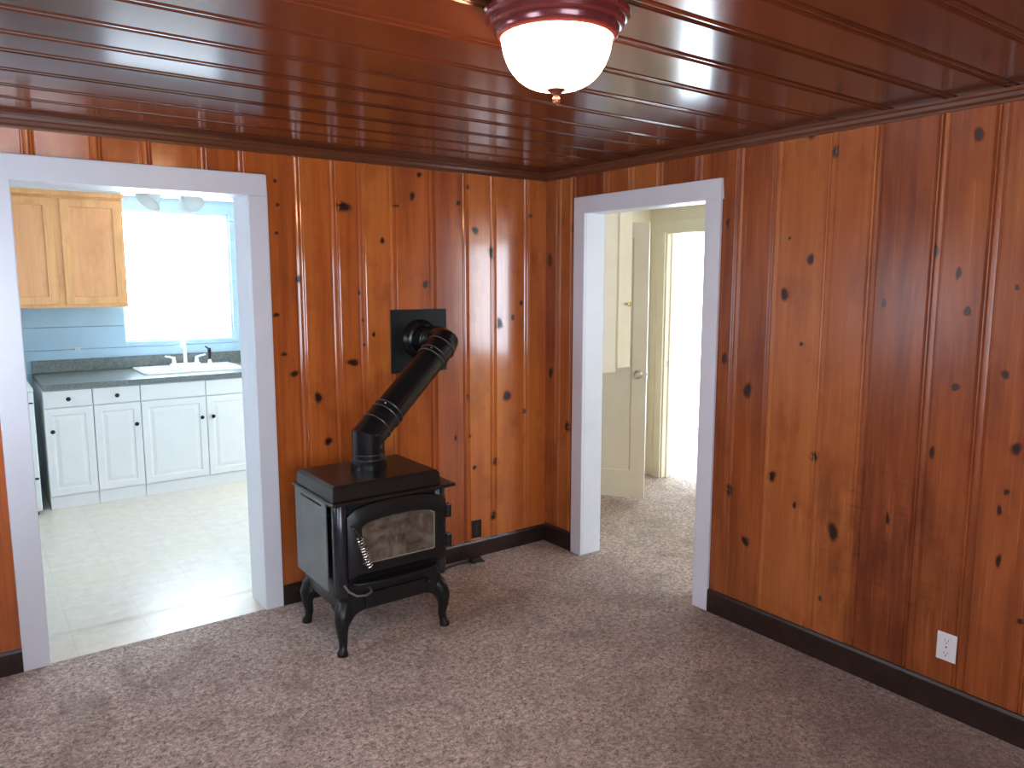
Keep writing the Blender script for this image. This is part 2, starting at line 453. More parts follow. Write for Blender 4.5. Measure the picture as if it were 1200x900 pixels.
KR = [(-0.06, 1.156, 0.02, 0.0286), (-0.235, 0.82, 0.0255, 0.0281), (-0.045, 1.892, 0.02, 0.0331), (-0.265, 2.08, 0.0162, 0.0209), (-2.008, 2.309, 0.016, 0.0218), (-1.888, 2.406, 0.0168, 0.0241), (-2.585, 2.295, 0.0177, 0.0218), (-1.804, 1.95, 0.0054, 0.007), (-1.916, 1.85, 0.017, 0.021), (-1.791, 1.691, 0.0204, 0.0238), (-2.461, 1.87, 0.0097, 0.02), (-2.551, 1.782, 0.0093, 0.0229), (-2.266, 1.661, 0.009, 0.0142), (-2.756, 1.728, 0.0069, 0.0093), (-1.45, 2.043, 0.0105, 0.0168), (-1.607, 1.216, 0.0225, 0.0319), (-1.891, 1.465, 0.0087, 0.0098), (-1.986, 0.951, 0.0213, 0.0219), (-1.768, 0.812, 0.0212, 0.0232), (-1.518, 0.688, 0.0211, 0.0269), (-1.898, 0.699, 0.0099, 0.0144), (-2.099, 0.623, 0.0245, 0.0356), (-2.342, 0.746, 0.009, 0.0222), (-2.502, 1.066, 0.0115, 0.0209), (-2.572, 1.34, 0.0125, 0.0151), (-2.594, 1.636, 0.0137, 0.0147), (-2.8, 1.134, 0.0166, 0.0207), (-2.781, 0.964, 0.0085, 0.0114), (-2.762, 0.889, 0.0086, 0.0164), (-2.742, 1.406, 0.0113, 0.0159), (-1.46, 1.363, 0.0159, 0.0218), (-1.633, 0.446, 0.0203, 0.0222), (-2.774, 0.693, 0.0086, 0.0232), (-2.868, 0.485, 0.0137, 0.0098), (-2.055, 0.29, 0.0064, 0.0143)]
XL, YF = -3.75, -5.2          # left and front walls of the room
# doorway sizes (clear opening)
LX1, LX2, LZ = -2.916, -1.922, 2.181
RY1, RY2, RZ = -1.319, -.396, 2.166
JT = .02                       # jamb board thickness
JB = [-3.55, -3.36, -3.14, -2.985, -2.84, -2.58, -2.376, -2.122, -1.945, -1.66, -1.462, -1.306, -1.113, -.856, -.625, -.421, -.160]
JR = [-.13, -.27, -.567, -.77, -.989, -1.259, -1.515, -1.724, -1.997, -2.203, -2.462, -2.665, -2.90, -3.11, -3.36, -3.56, -3.80, -4.01, -4.25, -4.47, -4.72, -4.95]
la, lb, lz = LX1 - JT, LX2 + JT, LZ + JT
boards('wall_back', lambda s, d, l: (s, d, l), XL, 0, JB,
       [(XL, la, 0, H), (la, lb, lz, H), (lb, 0, 0, H)], M['pine_back'], KB,
       [(XL - .1, .011, 0, la, .12, 2.55), (la, .011, lz, lb, .12, 2.55), (lb, .011, 0, .1, .12, 2.55)])
ra, rb, rz = RY1 - JT, RY2 + JT, RZ + JT
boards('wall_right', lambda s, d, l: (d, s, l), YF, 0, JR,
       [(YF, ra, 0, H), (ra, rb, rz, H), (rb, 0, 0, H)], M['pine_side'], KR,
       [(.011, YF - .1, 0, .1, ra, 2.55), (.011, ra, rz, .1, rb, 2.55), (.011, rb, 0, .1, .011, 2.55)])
def spaced(a, b, st):
    L = []; s = a + st * .6
    while s < b - .06: L.append(s); s += st * (.85 + .3 * random.random())
    return L
# left wall with its window and an added one (behind and beside the photographer)
WL = (-.95, -.25, 1.15, 1.95)
WG = (-3.05, -2.3, .9, 2.05)  # opening of the added window
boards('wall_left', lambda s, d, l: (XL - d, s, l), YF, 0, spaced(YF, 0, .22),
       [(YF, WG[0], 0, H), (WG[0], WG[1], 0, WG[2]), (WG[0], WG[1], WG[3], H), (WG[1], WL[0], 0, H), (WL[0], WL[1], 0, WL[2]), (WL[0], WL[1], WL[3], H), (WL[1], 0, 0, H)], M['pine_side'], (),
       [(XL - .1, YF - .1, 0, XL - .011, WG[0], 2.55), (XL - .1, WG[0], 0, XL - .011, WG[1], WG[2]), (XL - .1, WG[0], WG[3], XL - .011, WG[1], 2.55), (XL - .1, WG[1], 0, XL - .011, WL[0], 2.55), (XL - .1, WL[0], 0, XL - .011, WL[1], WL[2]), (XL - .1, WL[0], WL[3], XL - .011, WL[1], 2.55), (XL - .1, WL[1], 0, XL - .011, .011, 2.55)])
WF = (-3.65, -1.95, .85, 2.12)
boards('wall_front', lambda s, d, l: (s, YF - d, l), XL, 0, spaced(XL, 0, .22),
       [(XL, WF[0], 0, H), (WF[0], WF[1], 0, WF[2]), (WF[0], WF[1], WF[3], H), (WF[1], 0, 0, H)], M['pine_back'], (),
       [(XL, YF - .1, 0, WF[0], YF - .011, 2.55), (WF[0], YF - .1, 0, WF[1], YF - .011, WF[2]), (WF[0], YF - .1, WF[3], WF[1], YF - .011, 2.55), (WF[1], YF - .1, 0, 0, YF - .011, 2.55)])
CJ = [-.19, -.40, -.61, -.845, -1.09, -1.29, -1.515, -1.755, -2.0, -2.25, -2.49, -2.70, -2.94, -3.17, -3.40, -3.62, -3.85, -4.08, -4.3, -4.53, -4.76, -4.98]
boards('ceiling', lambda s, d, l: (l, s, H + d), YF, 0, CJ, [(YF, 0, XL, 0)], M['ceil_wood'], (),
       [(XL, YF, H + .012, 0, 0, H + .1)])

# floors
struct('floor', boxes((XL - .1, YF - .1, -.06, .15, 0, 0), (.15, -4.2, -.06, 2.0, .97, 0), (.15, .97, -.06, 2.0, 1.3, 0)), M['carpet'])
struct('floor.001', boxes((-3.7, 0, -.06, .1, 3.8, 0)), M['vinyl'])
struct('floor.002', boxes((2.0, -1.1, -.06, 3.7, 2.6, 0)), M['white_wall'])

# crown moulding and baseboards
def cprof(d):   # (out from wall, z)
    return [(0, H), (.034, H), (.034, H - .012), (.026, H - .017), (.022, H - .030), (.012, H - .038), (.012, H - .047), (0, H - .047)]
m = MB()
m.loops([[(x, -a, z) for a, z in cprof(0)] for x in (XL, 0)])
struct('trim_1', m, M['crown'])
m = MB(); m.loops([[(-a, y, z) for a, z in cprof(0)] for y in (YF, -.03)])
struct('trim_2', m, M['crown'])
def bprof(h=.117): return [(0, 0), (.018, 0), (.018, h - .012), (.012, h), (0, h)]
BX0, BX1, BX2, BX3 = -3.022, -2.916, -1.922, -1.826
m = MB()
m.loops([[(x, -a, z) for a, z in bprof(.108)] for x in (BX3, 0)])
m.loops([[(x, -a, z) for a, z in bprof(.108)] for x in (XL, BX0)])
struct('baseboard_back', m, M['base_dark'])
m = MB()
m.loops([[(-a, y, z) for a, z in bprof(.122)] for y in (-.298, -.018)])
m.loops([[(-a, y, z) for a, z in bprof(.122)] for y in (YF, -1.417)])
struct('baseboard_right', m, M['base_dark'])
m = MB(); m.loops([[(XL + a, y, z) for a, z in bprof()] for y in (YF, -.02)])
struct('baseboard_left', m, M['base_dark'])

# white casings and jambs of the two openings
CT = .02
m = boxes((BX0, -CT, 0, BX1, 0, LZ), (BX2, -CT, 0, BX3, 0, LZ), (BX0, -CT, LZ, BX3, 0, 2.287))
struct('trim_3', m, M['white_trim'], bevel=.004)
m = boxes((LX1 - JT, 0, -.004, LX1, .225, LZ + JT), (LX2, 0, -.004, LX2 + JT, .225, LZ + JT), (LX1, 0, LZ, LX2, .225, LZ + JT))
struct('trim_4', m, M['white_trim'], bevel=.002)
m = boxes((-CT, -1.417, 0, 0, RY1, RZ), (-CT, RY2, 0, 0, -.298, RZ), (-CT, -1.417, RZ, 0, -.298, 2.264))
struct('trim_5', m, M['white_trim'], bevel=.004)
m = boxes((0, RY1 - JT, 0, .152, RY1, RZ + JT), (0, RY2, 0, .152, RY2 + JT, RZ + JT), (0, RY1, RZ, .152, RY2, RZ + JT))
struct('trim_6', m, M['white_trim'], bevel=.002)

# ------------------------------------------------------------------ windows
PORTALS = []
def window(name, axis, plane, th, a0, a1, z0, z1, sign, bars=(0, 1), f=.04):
    """axis 0: wall in plane x=const (a = y); axis 1: wall y=const (a = x). sign: outward direction."""
    def P(a, d, z):
        return (plane + sign * d, a, z) if axis == 0 else (a, plane + sign * d, z)
    def bx(m, a, b, d0, d1, za, zb):
        p, q = P(a, d0, za), P(b, d1, zb)
        m.box(min(p[0], q[0]), min(p[1], q[1]), za, max(p[0], q[0]), max(p[1], q[1]), zb)
    m = MB()
    d0, d1 = th * .35, th * .75
    bx(m, a0, a0 + f, d0, d1, z0, z1); bx(m, a1 - f, a1, d0, d1, z0, z1)
    bx(m, a0 + f, a1 - f, d0, d1, z0, z0 + f); bx(m, a0 + f, a1 - f, d0, d1, z1 - f, z1)
    nv, nh = bars
    for i in range(nv):
        c = a0 + (a1 - a0) * (i + 1) / (nv + 1); bx(m, c - .02, c + .02, d0, d1, z0 + f, z1 - f)
    for i in range(nh):
        c = z0 + (z1 - z0) * (i + 1) / (nh + 1); bx(m, a0 + f, a1 - f, d0 + .003, d1 - .003, c - .018, c + .018)
    w = struct(name, m, M['white_frame'])
    g = MB(); bx(g, a0 + f * .5, a1 - f * .5, th * .54, th * .56, z0 + f * .5, z1 - f * .5)
    obj('pane', g, M['glass'], w)
    PORTALS.append((axis, plane + sign * (th + .02), sign, a0, a1, z0, z1))
    return w

# ------------------------------------------------------------------ kitchen shell
KX0, KX1, KY, KH = -3.6, 0., 3.68, 2.512
KW = (-1.93, -.965, 1.21, 2.395)      # window over the sink
struct('wall_kitchen_south', boxes((KX0 - .1, .122, 0, la, .222, 2.6), (la, .122, lz, lb, .222, 2.6), (lb, .122, 0, .1, .222, 2.6)), M['blue_wall'])
m = MB()
def brow(x0, x1, z0, z1): m.box(x0, KY, z0 + (.003 if z0 else 0), x1, KY + .02, z1)
zz = [0., .36, .56, .76, .96, 1.165, 1.362, 1.56, 1.76, 1.96, 2.16, 2.33, KH + .05]
for a, b in zip(zz, zz[1:]):
    if b <= KW[2] or a >= KW[3]: brow(KX0, KX1, a, b)
    else:
        brow(KX0, KW[0], a, b); brow(KW[1], KX1, a, b)
        if a < KW[2]: brow(KW[0], KW[1], a, KW[2])
        if b > KW[3]: brow(KW[0], KW[1], KW[3], b)
struct('wall_kitchen_north', m, M['blue_wall'], bevel=.003)
struct('wall_kitchen_north.001', boxes((KX0 - .1, KY + .018, 0, KW[0], KY + .12, 2.6), (KW[1], KY + .018, 0, KX1 + .1, KY + .12, 2.6), (KW[0], KY + .018, 0, KW[1], KY + .12, KW[2]), (KW[0], KY + .018, KW[3], KW[1], KY + .12, 2.6)), M['blue_groove'])
struct('wall_kitchen_left', boxes((KX0 - .1, .222, 0, KX0, KY, 2.6)), M['white_wall'])
KR_ = (1.45, 2.65, .25, 2.15)
struct('wall_kitchen_right', boxes((0, .222, 0, .1, KR_[0], 2.6), (0, KR_[1], 0, .1, KY + .02, 2.6), (0, KR_[0], 0, .1, KR_[1], KR_[2]), (0, KR_[0], KR_[3], .1, KR_[1], 2.6)), M['white_wall'])
struct('ceiling.001', boxes((KX0, .222, KH, KX1, KY, KH + .1)), M['white_ceil'])
window('window_1', 1, KY, .10, KW[0], KW[1], KW[2], KW[3], 1, (0, 0), .018)
window('window_2', 0, 0., .10, KR_[0], KR_[1], KR_[2], KR_[3], 1, (1, 1))
window('window_3', 0, XL, .10, WL[0], WL[1], WL[2], WL[3], -1, (0, 1))
window('window_added_8', 0, XL, .10, WG[0], WG[1], WG[2], WG[3], -1, (0, 1))  # unseen window added to brighten the left of the carpet
window('window_4', 1, YF, .10, WF[0], WF[1], WF[2], WF[3], -1, (0, 1))

# ------------------------------------------------------------------ hall and bright room
HH = 2.39
HYN, HYS, HX = .84, -4.2, 1.87
EO = (-.09, .668, 2.18)        # opening to the bright room
HW = (-3.95, -2.60, .90, 2.22)   # hall window
struct('wall_hall_west', boxes((.102, HYS - .1, 0, .15, ra, 2.55), (.102, ra, rz, .15, rb, 2.55), (.102, rb, 0, .15, HYN, 2.55)), M['cream'])
struct('wall_hall_east', boxes((HX, HYS - .1, 0, 2., HW[0], 2.55), (HX, HW[0], 0, 2., HW[1], HW[2]), (HX, HW[0], HW[3], 2., HW[1], 2.55), (HX, HW[1], 0, 2., EO[0], 2.55), (HX, EO[0], EO[2], 2., EO[1], 2.55), (HX, EO[1], 0, 2., 1.3, 2.55)), M['cream'])
NO = (.74, 1.50, 2.2)
struct('wall_hall_north', boxes((.11, HYN, 0, NO[0], HYN + .12, 2.55), (NO[1], HYN, 0, HX, HYN + .12, 2.55), (NO[0], HYN, NO[2], NO[1], HYN + .12, 2.55), (.11, 1.3, 0, HX, 1.36, 2.55), (.11, HYN + .12, 0, .16, 1.3, 2.55)), M['cream'])
struct('wall_hall_south', boxes((.15, HYS - .1, 0, HX, HYS, 2.55)), M['cream'])
struct('ceiling.002', boxes((.15, HYS, HH, HX, 1.3, HH + .1)), M['white_ceil'])
window('window_5', 0, HX, .12, HW[0], HW[1], HW[2], HW[3], 1, (0, 0))
# casing and jamb of the opening in the east wall
m = boxes((HX - .018, EO[1], 0, HX, EO[1] + .095, EO[2]), (HX - .018, EO[0] - .095, 0, HX, EO[0], EO[2]), (HX - .018, EO[0] - .095, EO[2], HX, EO[1] + .095, EO[2] + .095))
m.box(HX - .026, EO[1] + .08, 0, HX - .018, EO[1] + .095, EO[2] + .08)
struct('trim_7', m, M['cream'], bevel=.003)
m = boxes((HX, EO[1] - .015, 0, 2.0, EO[1], EO[2]), (HX, EO[0], 0, 2.0, EO[0] + .015, EO[2]), (HX, EO[0] + .015, EO[2] - .015, 2.0, EO[1] - .015, EO[2]), (HX + .05, EO[1] - .027, 0, HX + .085, EO[1] - .015, EO[2] - .015))
struct('trim_8', m, M['cream'], bevel=.002)
m = MB(); m.box(HX + .02, EO[1] - .0175, 1.0, HX + .045, EO[1] - .015, 1.06)
sp = struct('trim_9', m, M['nickel'])
# bright room beyond
BX, BY0, BY1 = 3.6, -1.0, 2.5
BW = (.75, 2.45, .06, 2.3)
struct('wall_bath_east', boxes((BX, BY0, 0, BX + .1, BW[0], 2.55), (BX, BW[1], 0, BX + .1, BY1, 2.55), (BX, BW[0], 0, BX + .1, BW[1], BW[2]), (BX, BW[0], BW[3], BX + .1, BW[1], 2.55)), M['white_wall'])
BN = (2.25, 3.35, .5, 2.2)
struct('wall_bath_north', boxes((2., BY1, 0, BN[0], BY1 + .1, 2.55), (BN[1], BY1, 0, BX + .1, BY1 + .1, 2.55), (BN[0], BY1, 0, BN[1], BY1 + .1, BN[2]), (BN[0], BY1, BN[3], BN[1], BY1 + .1, 2.55)), M['white_wall'])
struct('wall_bath_south', boxes((2., BY0 - .1, 0, BX + .1, BY0, 2.55)), M['white_wall'])
struct('wall_bath_west', boxes((1.99, 1.3, 0, 2.0, BY1, 2.55)), M['white_wall'])
struct('ceiling.003', boxes((2., BY0, 2.44, BX, BY1, 2.54)), M['white_ceil'])
window('window_6', 0, BX, .10, BW[0], BW[1], BW[2], BW[3], 1, (1, 0))
window('window_added_7', 1, BY1, .10, BN[0], BN[1], BN[2], BN[3], 1, (0, 0))  # second window, added only to make the bright room's floor blow out

# hall door leaf, standing open
dA = Vector((1.189, .214, 0)); dd = Vector((-.606, .7956, 0)).normalized()
nn = Vector((dd.y, -dd.x, 0)); nn = nn if nn.dot(Vector((-1, -1, 0))) > 0 else -nn      # towards the living room
XF = Matrix(((dd.x, nn.x, 0, dA.x), (dd.y, nn.y, 0, dA.y), (0, 0, 1, 0), (0, 0, 0, 1)))  # local: u along leaf, v towards viewer, z
DWd, DZ0, DZ1 = .755, .03, 2.205
m = MB()
def dl(i0, i1, zb, zt, v): return [(i0, v, zb), (i1, v, zb), (i1, v, zt), (i0, v, zt)]
fr = [dl(0, DWd, DZ0, DZ1, 0), dl(.115, DWd - .115, .25, 2.09, 0), dl(.123, DWd - .123, .258, 2.082, -.009)]
bk = [dl(0, DWd, DZ0, DZ1, -.038), dl(.115, DWd - .115, .25, 2.09, -.038), dl(.123, DWd - .123, .258, 2.082, -.029)]
m.loops([bk[2], bk[1], bk[0], fr[0], fr[1], fr[2]])
leaf = struct('door_1', m, M['cream_door'], xf=XF, bevel=.0015)
m = MB(); m.lathe([(.001, 0), (.032, 0), (.034, .004), (.028, .009), (.012, .012), (.011, .028), (.022, .034), (.029, .045), (.029, .055), (.022, .063), (.001, .066)], (.062, 0, 1.03), (0, 1, 0), 24)
m.lathe([(.001, 0), (.032, 0), (.034, .004), (.028, .009), (.012, .012), (.011, .028), (.022, .034), (.029, .045), (.029, .055), (.022, .063), (.001, .066)], (.062, -.038, 1.03), (0, -1, 0), 24)
obj('door_knob', m, M['nickel'], leaf, 40, xf=XF)
m = MB(); m.box(-.0015, -.032, .99, .001, -.006, 1.075); m.box(-.010, -.026, 1.02, -.001, -.012, 1.042)
obj('latch_plate', m, M['nickel'], leaf, xf=XF)
for z in (.25, 1.1, 1.95): obj('door_hinge', MB().tube([(DWd + .006, .004, z - .045), (DWd + .006, .004, z + .045)], .006, 10), M['nickel'], leaf, 40, xf=XF)

# small built-in cupboard hanging in the hall corner
t = thing('wall_cupboard', 'cream cupboard hung high on the hall wall, brass knob on its narrow door', 'cupboard', (.15, -.1, 1.13))
m = MB(); m.box(.15, -.1, 1.125, .553, .22, HH); obj('cupboard_body', m, M['cream_door'], t, bevel=.003)
m = MB()
def cd(i, d): return [(.553 + i, -.118 + d, 1.155 + i), (.672 - i, -.118 + d, 1.155 + i), (.672 - i, -.118 + d, 2.30 - i), (.553 + i, -.118 + d, 2.30 - i)]
m.loops([cd(0, .018), cd(0, 0)])
d_ = obj('cupboard_door', m, M['cream'], t, bevel=.003)
m = MB(); m.lathe([(.006, 0), (.007, .016), (.013, .026), (.0165, .036), (.013, .044), (.001, .047)], (.617, -.118, 1.60), (.15, -1, 0), 18, True, True)
obj('cupboard_knob', m, M['brass'], d_, 40)
m = MB(); m.box(.553, -.1, 1.155, .672, .22, 2.30); obj('cupboard_side', m, M['cream_door'], t, bevel=.003)

# ------------------------------------------------------------------ kitchen furniture
CY = 2.77
RAISED = [(.052, 0), (.058, .006), (.068, .006), (.092, .0015)]
def knob(name, x, z, y, parent):
    m = MB(); m.lathe([(.006, 0), (.006, .012), (.014, .018), (.0165, .024), (.013, .029), (.001, .031)], (x, y, z), (0, -1, 0), 18, True, True)
    return obj(name, m, M['knob_dark'], parent, 40)
def base_cabinet(x0, x1, label, cols, group=None):
    """cols: (xa, xb, knob side or None for the drawer, knob side of the door)"""
    t = thing('base_cabinet', label, 'cabinet', ((x0 + x1) / 2, CY + .3, 0), group)
    m = boxes((x0 + .001, CY, 0, x0 + .019, KY - .005, .934), (x1 - .019, CY, 0, x1 - .001, KY - .005, .934), (x0 + .019, KY - .017, 0, x1 - .019, KY - .005, .934),
              (x0 + .019, CY + .018, .10, x1 - .019, KY - .017, .118), (x0 + .019, CY, 0, x1 - .019, CY + .018, .934))
    obj('cabinet_body', m, M['cab_white'], t, bevel=.002)
    m = boxes((x0 + .002, CY - .006, 0, x1 - .002, CY, .096)); obj('toe_kick', m, M['cab_white'], t, bevel=.0015)
    for xa, xb, dk, side in cols:
        m = MB().panel(xa + .003, xb - .003, .796, .926, CY - .019, .019, [(.012, 0)])
        f = obj('drawer' if dk else 'false_front', m, M['cab_white'], t)
        if dk: knob('drawer_knob', (xa + xb) / 2, .859, CY - .019, f)
        m = MB().panel(xa + .003, xb - .003, .104, .789, CY - .019, .019, RAISED)
        d = obj('cabinet_door', m, M['cab_white'], t)
        kx = xa + .048 if side < 0 else xb - .042
        knob('door_knob', kx, .614, CY - .019, d)
base_cabinet(-2.672, -2.338, 'white base cabinet beside the range, one drawer over one door, nearest the range', [(-2.672, -2.338, True, -1)])
base_cabinet(-2.338, -1.997, 'narrow white base cabinet between the sink cabinet and the range side cabinet, drawer over door', [(-2.338, -1.997, True, 1)])
base_cabinet(-1.997, -.985, 'wide white sink base cabinet with two knobless false fronts over a pair of doors', [(-1.997, -1.491, False, 1), (-1.491, -.985, False, -1)])

t = thing('countertop', 'grey green laminate worktop with low backsplash along the white base cabinets', 'countertop', (-1.6, 3.2, .935))
SX0, SX1, SY0, SY1 = -1.912, -1.06, 2.955, 3.60
m = boxes((-2.668, 2.735, .935, SX0 + .02, KY - .002, .975), (SX1 - .02, 2.735, .935, -.55, KY - .002, .975), (SX0 + .02, 2.735, .935, SX1 - .02, SY0 + .02, .975), (SX0 + .02, SY1 - .02, .935, SX1 - .02, KY - .002, .975))
obj('worktop', m, M['counter'], t)
m = boxes((-2.668, KY - .024, .975, -.55, KY - .002, 1.083)); obj('backsplash', m, M['counter'], t, bevel=.004)

t = thing('kitchen_sink', 'white drop-in kitchen sink set in the grey worktop under the bright window', 'sink', (-1.486, 3.28, .976))
def rr(x0, y0, x1, y1, r, z, n=5):
    P = []
    for cx, cy, a0 in ((x1 - r, y1 - r, 0), (x0 + r, y1 - r, 90), (x0 + r, y0 + r, 180), (x1 - r, y0 + r, 270)):
        for i in range(n + 1):
            a = math.radians(a0 + 90 * i / n); P.append((cx + r * math.cos(a), cy + r * math.sin(a), z))
    return P
for i, (bx0, bx1) in enumerate(((SX0 + .045, -1.505), (-1.468, SX1 - .045))):
    m = MB(); m.loops([rr(bx0, SY0 + .045, bx1, SY1 - .13, .06, .988), rr(bx0 + .004, SY0 + .049, bx1 - .004, SY1 - .134, .06, .97), rr(bx0 + .02, SY0 + .065, bx1 - .02, SY1 - .15, .06, .82)], False, True)
    bw = obj('bowl', m, M['sink_white'], t, 50)
    m = MB(); m.lathe([(.001, .003), (.03, .003), (.04, .001), (.042, 0)], ((bx0 + bx1) / 2, SY0 + .25, .822), (0, 0, 1), 20)
    obj('drain', m, M['chrome'], bw, 40)
m = MB()
o_ = rr(SX0, SY0, SX1, SY1, .03, 0)
m.loops([[(a, b, .975) for a, b, _ in o_], [(a, b, .984) for a, b, _ in o_], [(a + (.006 if a < -1.4 else -.006), b + (.006 if b < 3.3 else -.006), .989) for a, b, _ in o_]], False, False)
# rim surface: strips around both bowls
zt = .989
for b in ((SX0 + .006, SY0 + .006, SX1 - .006, SY0 + .045), (SX0 + .006, SY1 - .13, SX1 - .006, SY1 - .006), (SX0 + .006, SY0 + .045, SX0 + .045, SY1 - .13), (-1.505, SY0 + .045, -1.468, SY1 - .13), (SX1 - .045, SY0 + .045, SX1 - .006, SY1 - .13)):
    m.box(b[0], b[1], zt - .012, b[2], b[3], zt)
obj('rim', m, M['sink_white'], t, 50)

t = thing('faucet', 'white two-handle kitchen faucet with a tall arched spout at the back of the sink', 'faucet', (-1.46, 3.535, .989))
fx, fy = -1.463, 3.535
m = MB(); m.loops([rr(fx - .135, fy - .028, fx + .135, fy + .028, .027, .989), rr(fx - .135, fy - .028, fx + .135, fy + .028, .027, 1.000), rr(fx - .128, fy - .022, fx + .128, fy + .022, .021, 1.006)])
obj('base_plate', m, M['sink_white'], t, 40)
m = MB()
path = [(fx, fy, 1.0), (fx, fy, 1.20)]
sd = Vector((-.45, -.9, 0)).normalized()
for i in range(1, 10):
    a = PI * i / 9 * .86
    path.append((fx + sd.x * .055 * (1 - math.cos(a)), fy + sd.y * .055 * (1 - math.cos(a)), 1.20 + .055 * math.sin(a)))
e = Vector(path[-1]); path.append(e + Vector((sd.x * .02, sd.y * .02, -.07)))
m.tube(path, [.017, .0145] + [.0115] * 8 + [.011, .0125], 14)
obj('spout', m, M['sink_white'], t, 50)
for s in (-1, 1):
    m = MB(); m.lathe([(.022, 0), (.020, .02), (.015, .05), (.014, .062), (.001, .066)], (fx + s * .1, fy, 1.0), (0, 0, 1), 18)
    m.tube([(fx + s * .1, fy, 1.055), (fx + s * .135, fy - .01, 1.068), (fx + s * .178, fy - .02, 1.078)], [.011, .009, .008], 10)
    obj('faucet_handle', m, M['sink_white'], t, 50)
t = thing('side_sprayer', 'dark pull-out side sprayer in a white holder next to the faucet', 'sprayer', (-1.245, 3.535, .989))
m = MB(); m.lathe([(.022, 0), (.02, .012), (.014, .035), (.013, .04)], (-1.245, 3.535, .989), (0, 0, 1), 18, True, True)
obj('holder', m, M['sink_white'], t, 50)
m = MB(); m.tube([(-1.245, 3.535, 1.025), (-1.245, 3.535, 1.08), (-1.246, 3.53, 1.11), (-1.25, 3.51, 1.13)], [.010, .014, .017, .012], 12)
m.tube([(-1.25, 3.535, 1.125), (-1.285, 3.52, 1.155)], [.008, .006], 8)
obj('spray_head', m, M['knob_dark'], t, 50)

t = thing('wall_cabinet', 'honey oak wall cabinet with two framed doors beside the kitchen window', 'cabinet', (-2.43, 3.5, 1.545))
UX0, UX1, UY, UZ0, UZ1 = -2.945, -1.945, 3.33, 1.540, 2.478
def tinted(o):
    a = o.data.color_attributes.new('tint', 'FLOAT_COLOR', 'CORNER')
    c = (random.random(), .3 + .4 * random.random(), .5, 1)
    for d in a.data: d.color = c
    return o
tinted(obj('cabinet_body', boxes((UX0, UY, UZ0, UX1, KY - .004, UZ1)), M['oak'], t, bevel=.002))
obj('gap_cover', boxes((UX0, UY + .006, UZ1 + .010, UX1, UY + .02, KH)), M['white_ceil'], t)  # added white strip covering the shadowed gap, stands in for bright ceiling
tinted(obj('crown_rail', boxes((UX0 - .01, UY - .014, UZ1 - .028, UX1 + .016, KY - .004, UZ1 + .010)), M['oak'], t, bevel=.004))
for xa, xb in ((-2.922, -2.463), (-2.408, -1.962)):
    m = MB().panel(xa, xb, UZ0 + .028, UZ1 - .050, UY - .019, .019, [(.062, 0)])
    bm = m.bm
    # remove the cap so that the frame is open for the panel
    bm.faces.ensure_lookup_table()
    cap = [f for f in bm.faces if len(f.verts) == 4 and abs(f.calc_center_median().y - (UY - .019)) < 1e-5 and f.calc_area() > .1]
    bmesh.ops.delete(bm, geom=cap, context='FACES')
    d = tinted(obj('cabinet_door', m, M['oak'], t))
    i = .060
    m = MB(); x0, x1, z0, z1 = xa + i, xb - i, UZ0 + .028 + i, UZ1 - .050 - i
    y = UY - .019
    m.loops([[(x0, y, z0), (x1, y, z0), (x1, y, z1), (x0, y, z1)], [(x0 + .008, y + .010, z0 + .008), (x1 - .008, y + .010, z0 + .008), (x1 - .008, y + .010, z1 - .008), (x0 + .008, y + .010, z1 - .008)]], False, True)
    tinted(obj('door_panel', m, M['oak_panel'], d))

t = thing('kitchen_range', 'white freestanding kitchen range with upright backguard standing beside the base cabinets', 'range', (-3.11, 2.98, 0))
GX0, GX1, GY = -3.49, -2.735, 2.64
obj('range_body', boxes((GX0, GY + .03, .03, GX1, 3.33, .945)), M['range_white'], t, bevel=.006)
obj('cooktop', boxes((GX0 - .002, GY - .005, .945, GX1 + .002, 3.27, .968)), M['range_white'], t, bevel=.006)
m = MB(); m.prism([(3.27, .968), (3.33, .968), (3.33, 1.275), (3.295, 1.275), (3.262, 1.10)], lambda a, b, d: (d, a, b), GX0, GX1)
obj('backguard', m, M['range_white'], t, bevel=.006)
od = obj('oven_door', boxes((GX0 + .004, GY - .005, .295, GX1 - .004, GY + .03, .855)), M['range_white'], t, bevel=.006)
m = MB(); m.tube([(GX0 + .06, GY - .005, .80), (GX0 + .06, GY - .045, .80), (GX1 - .06, GY - .045, .80), (GX1 - .06, GY - .005, .80)], .012, 12)
obj('oven_handle', m, M['range_white'], od, 40)
obj('control_panel', boxes((GX0 + .002, GY, .866, GX1 - .002, GY + .03, .943)), M['range_white'], t, bevel=.004)
obj('storage_drawer', boxes((GX0 + .004, GY, .06, GX1 - .004, GY + .03, .278)), M['range_white'], t, bevel=.005)
for zs in (.276, .852): obj('door_seal', boxes((GX0 + .012, GY + .012, zs, GX1 - .008, GY + .032, zs + .018)), M['black_gap'], t)
for gx in (GX0 + .19, GX1 - .19):
    for gy in (2.82, 3.10):
        m = MB()
        for r in (.03, .055, .08): m.tube([(gx + r * math.cos(a * PI / 12), gy + r * math.sin(a * PI / 12), .974) for a in range(25)], .006, 8)
        obj('burner', m, M['black_gap'], t, 50)
for i in range(4):
    gx = GX0 + .13 + i * .165
    m = MB(); m.lathe([(.024, 0), (.022, .018), (.012, .026), (.001, .026)], (gx, GY, .905), (0, -1, 0), 18)
    obj('control_knob', m, M['range_white'], t, 40)
for gx in (GX0 + .06, GX1 - .04):
    for gy in (GY + .06, 3.27):
        m = MB(); m.lathe([(.018, 0), (.018, .01), (.010, .012), (.010, .032)], (gx, gy, 0), (0, 0, 1), 14, True, True)
        obj('foot', m, M['black_gap'], t, 40)

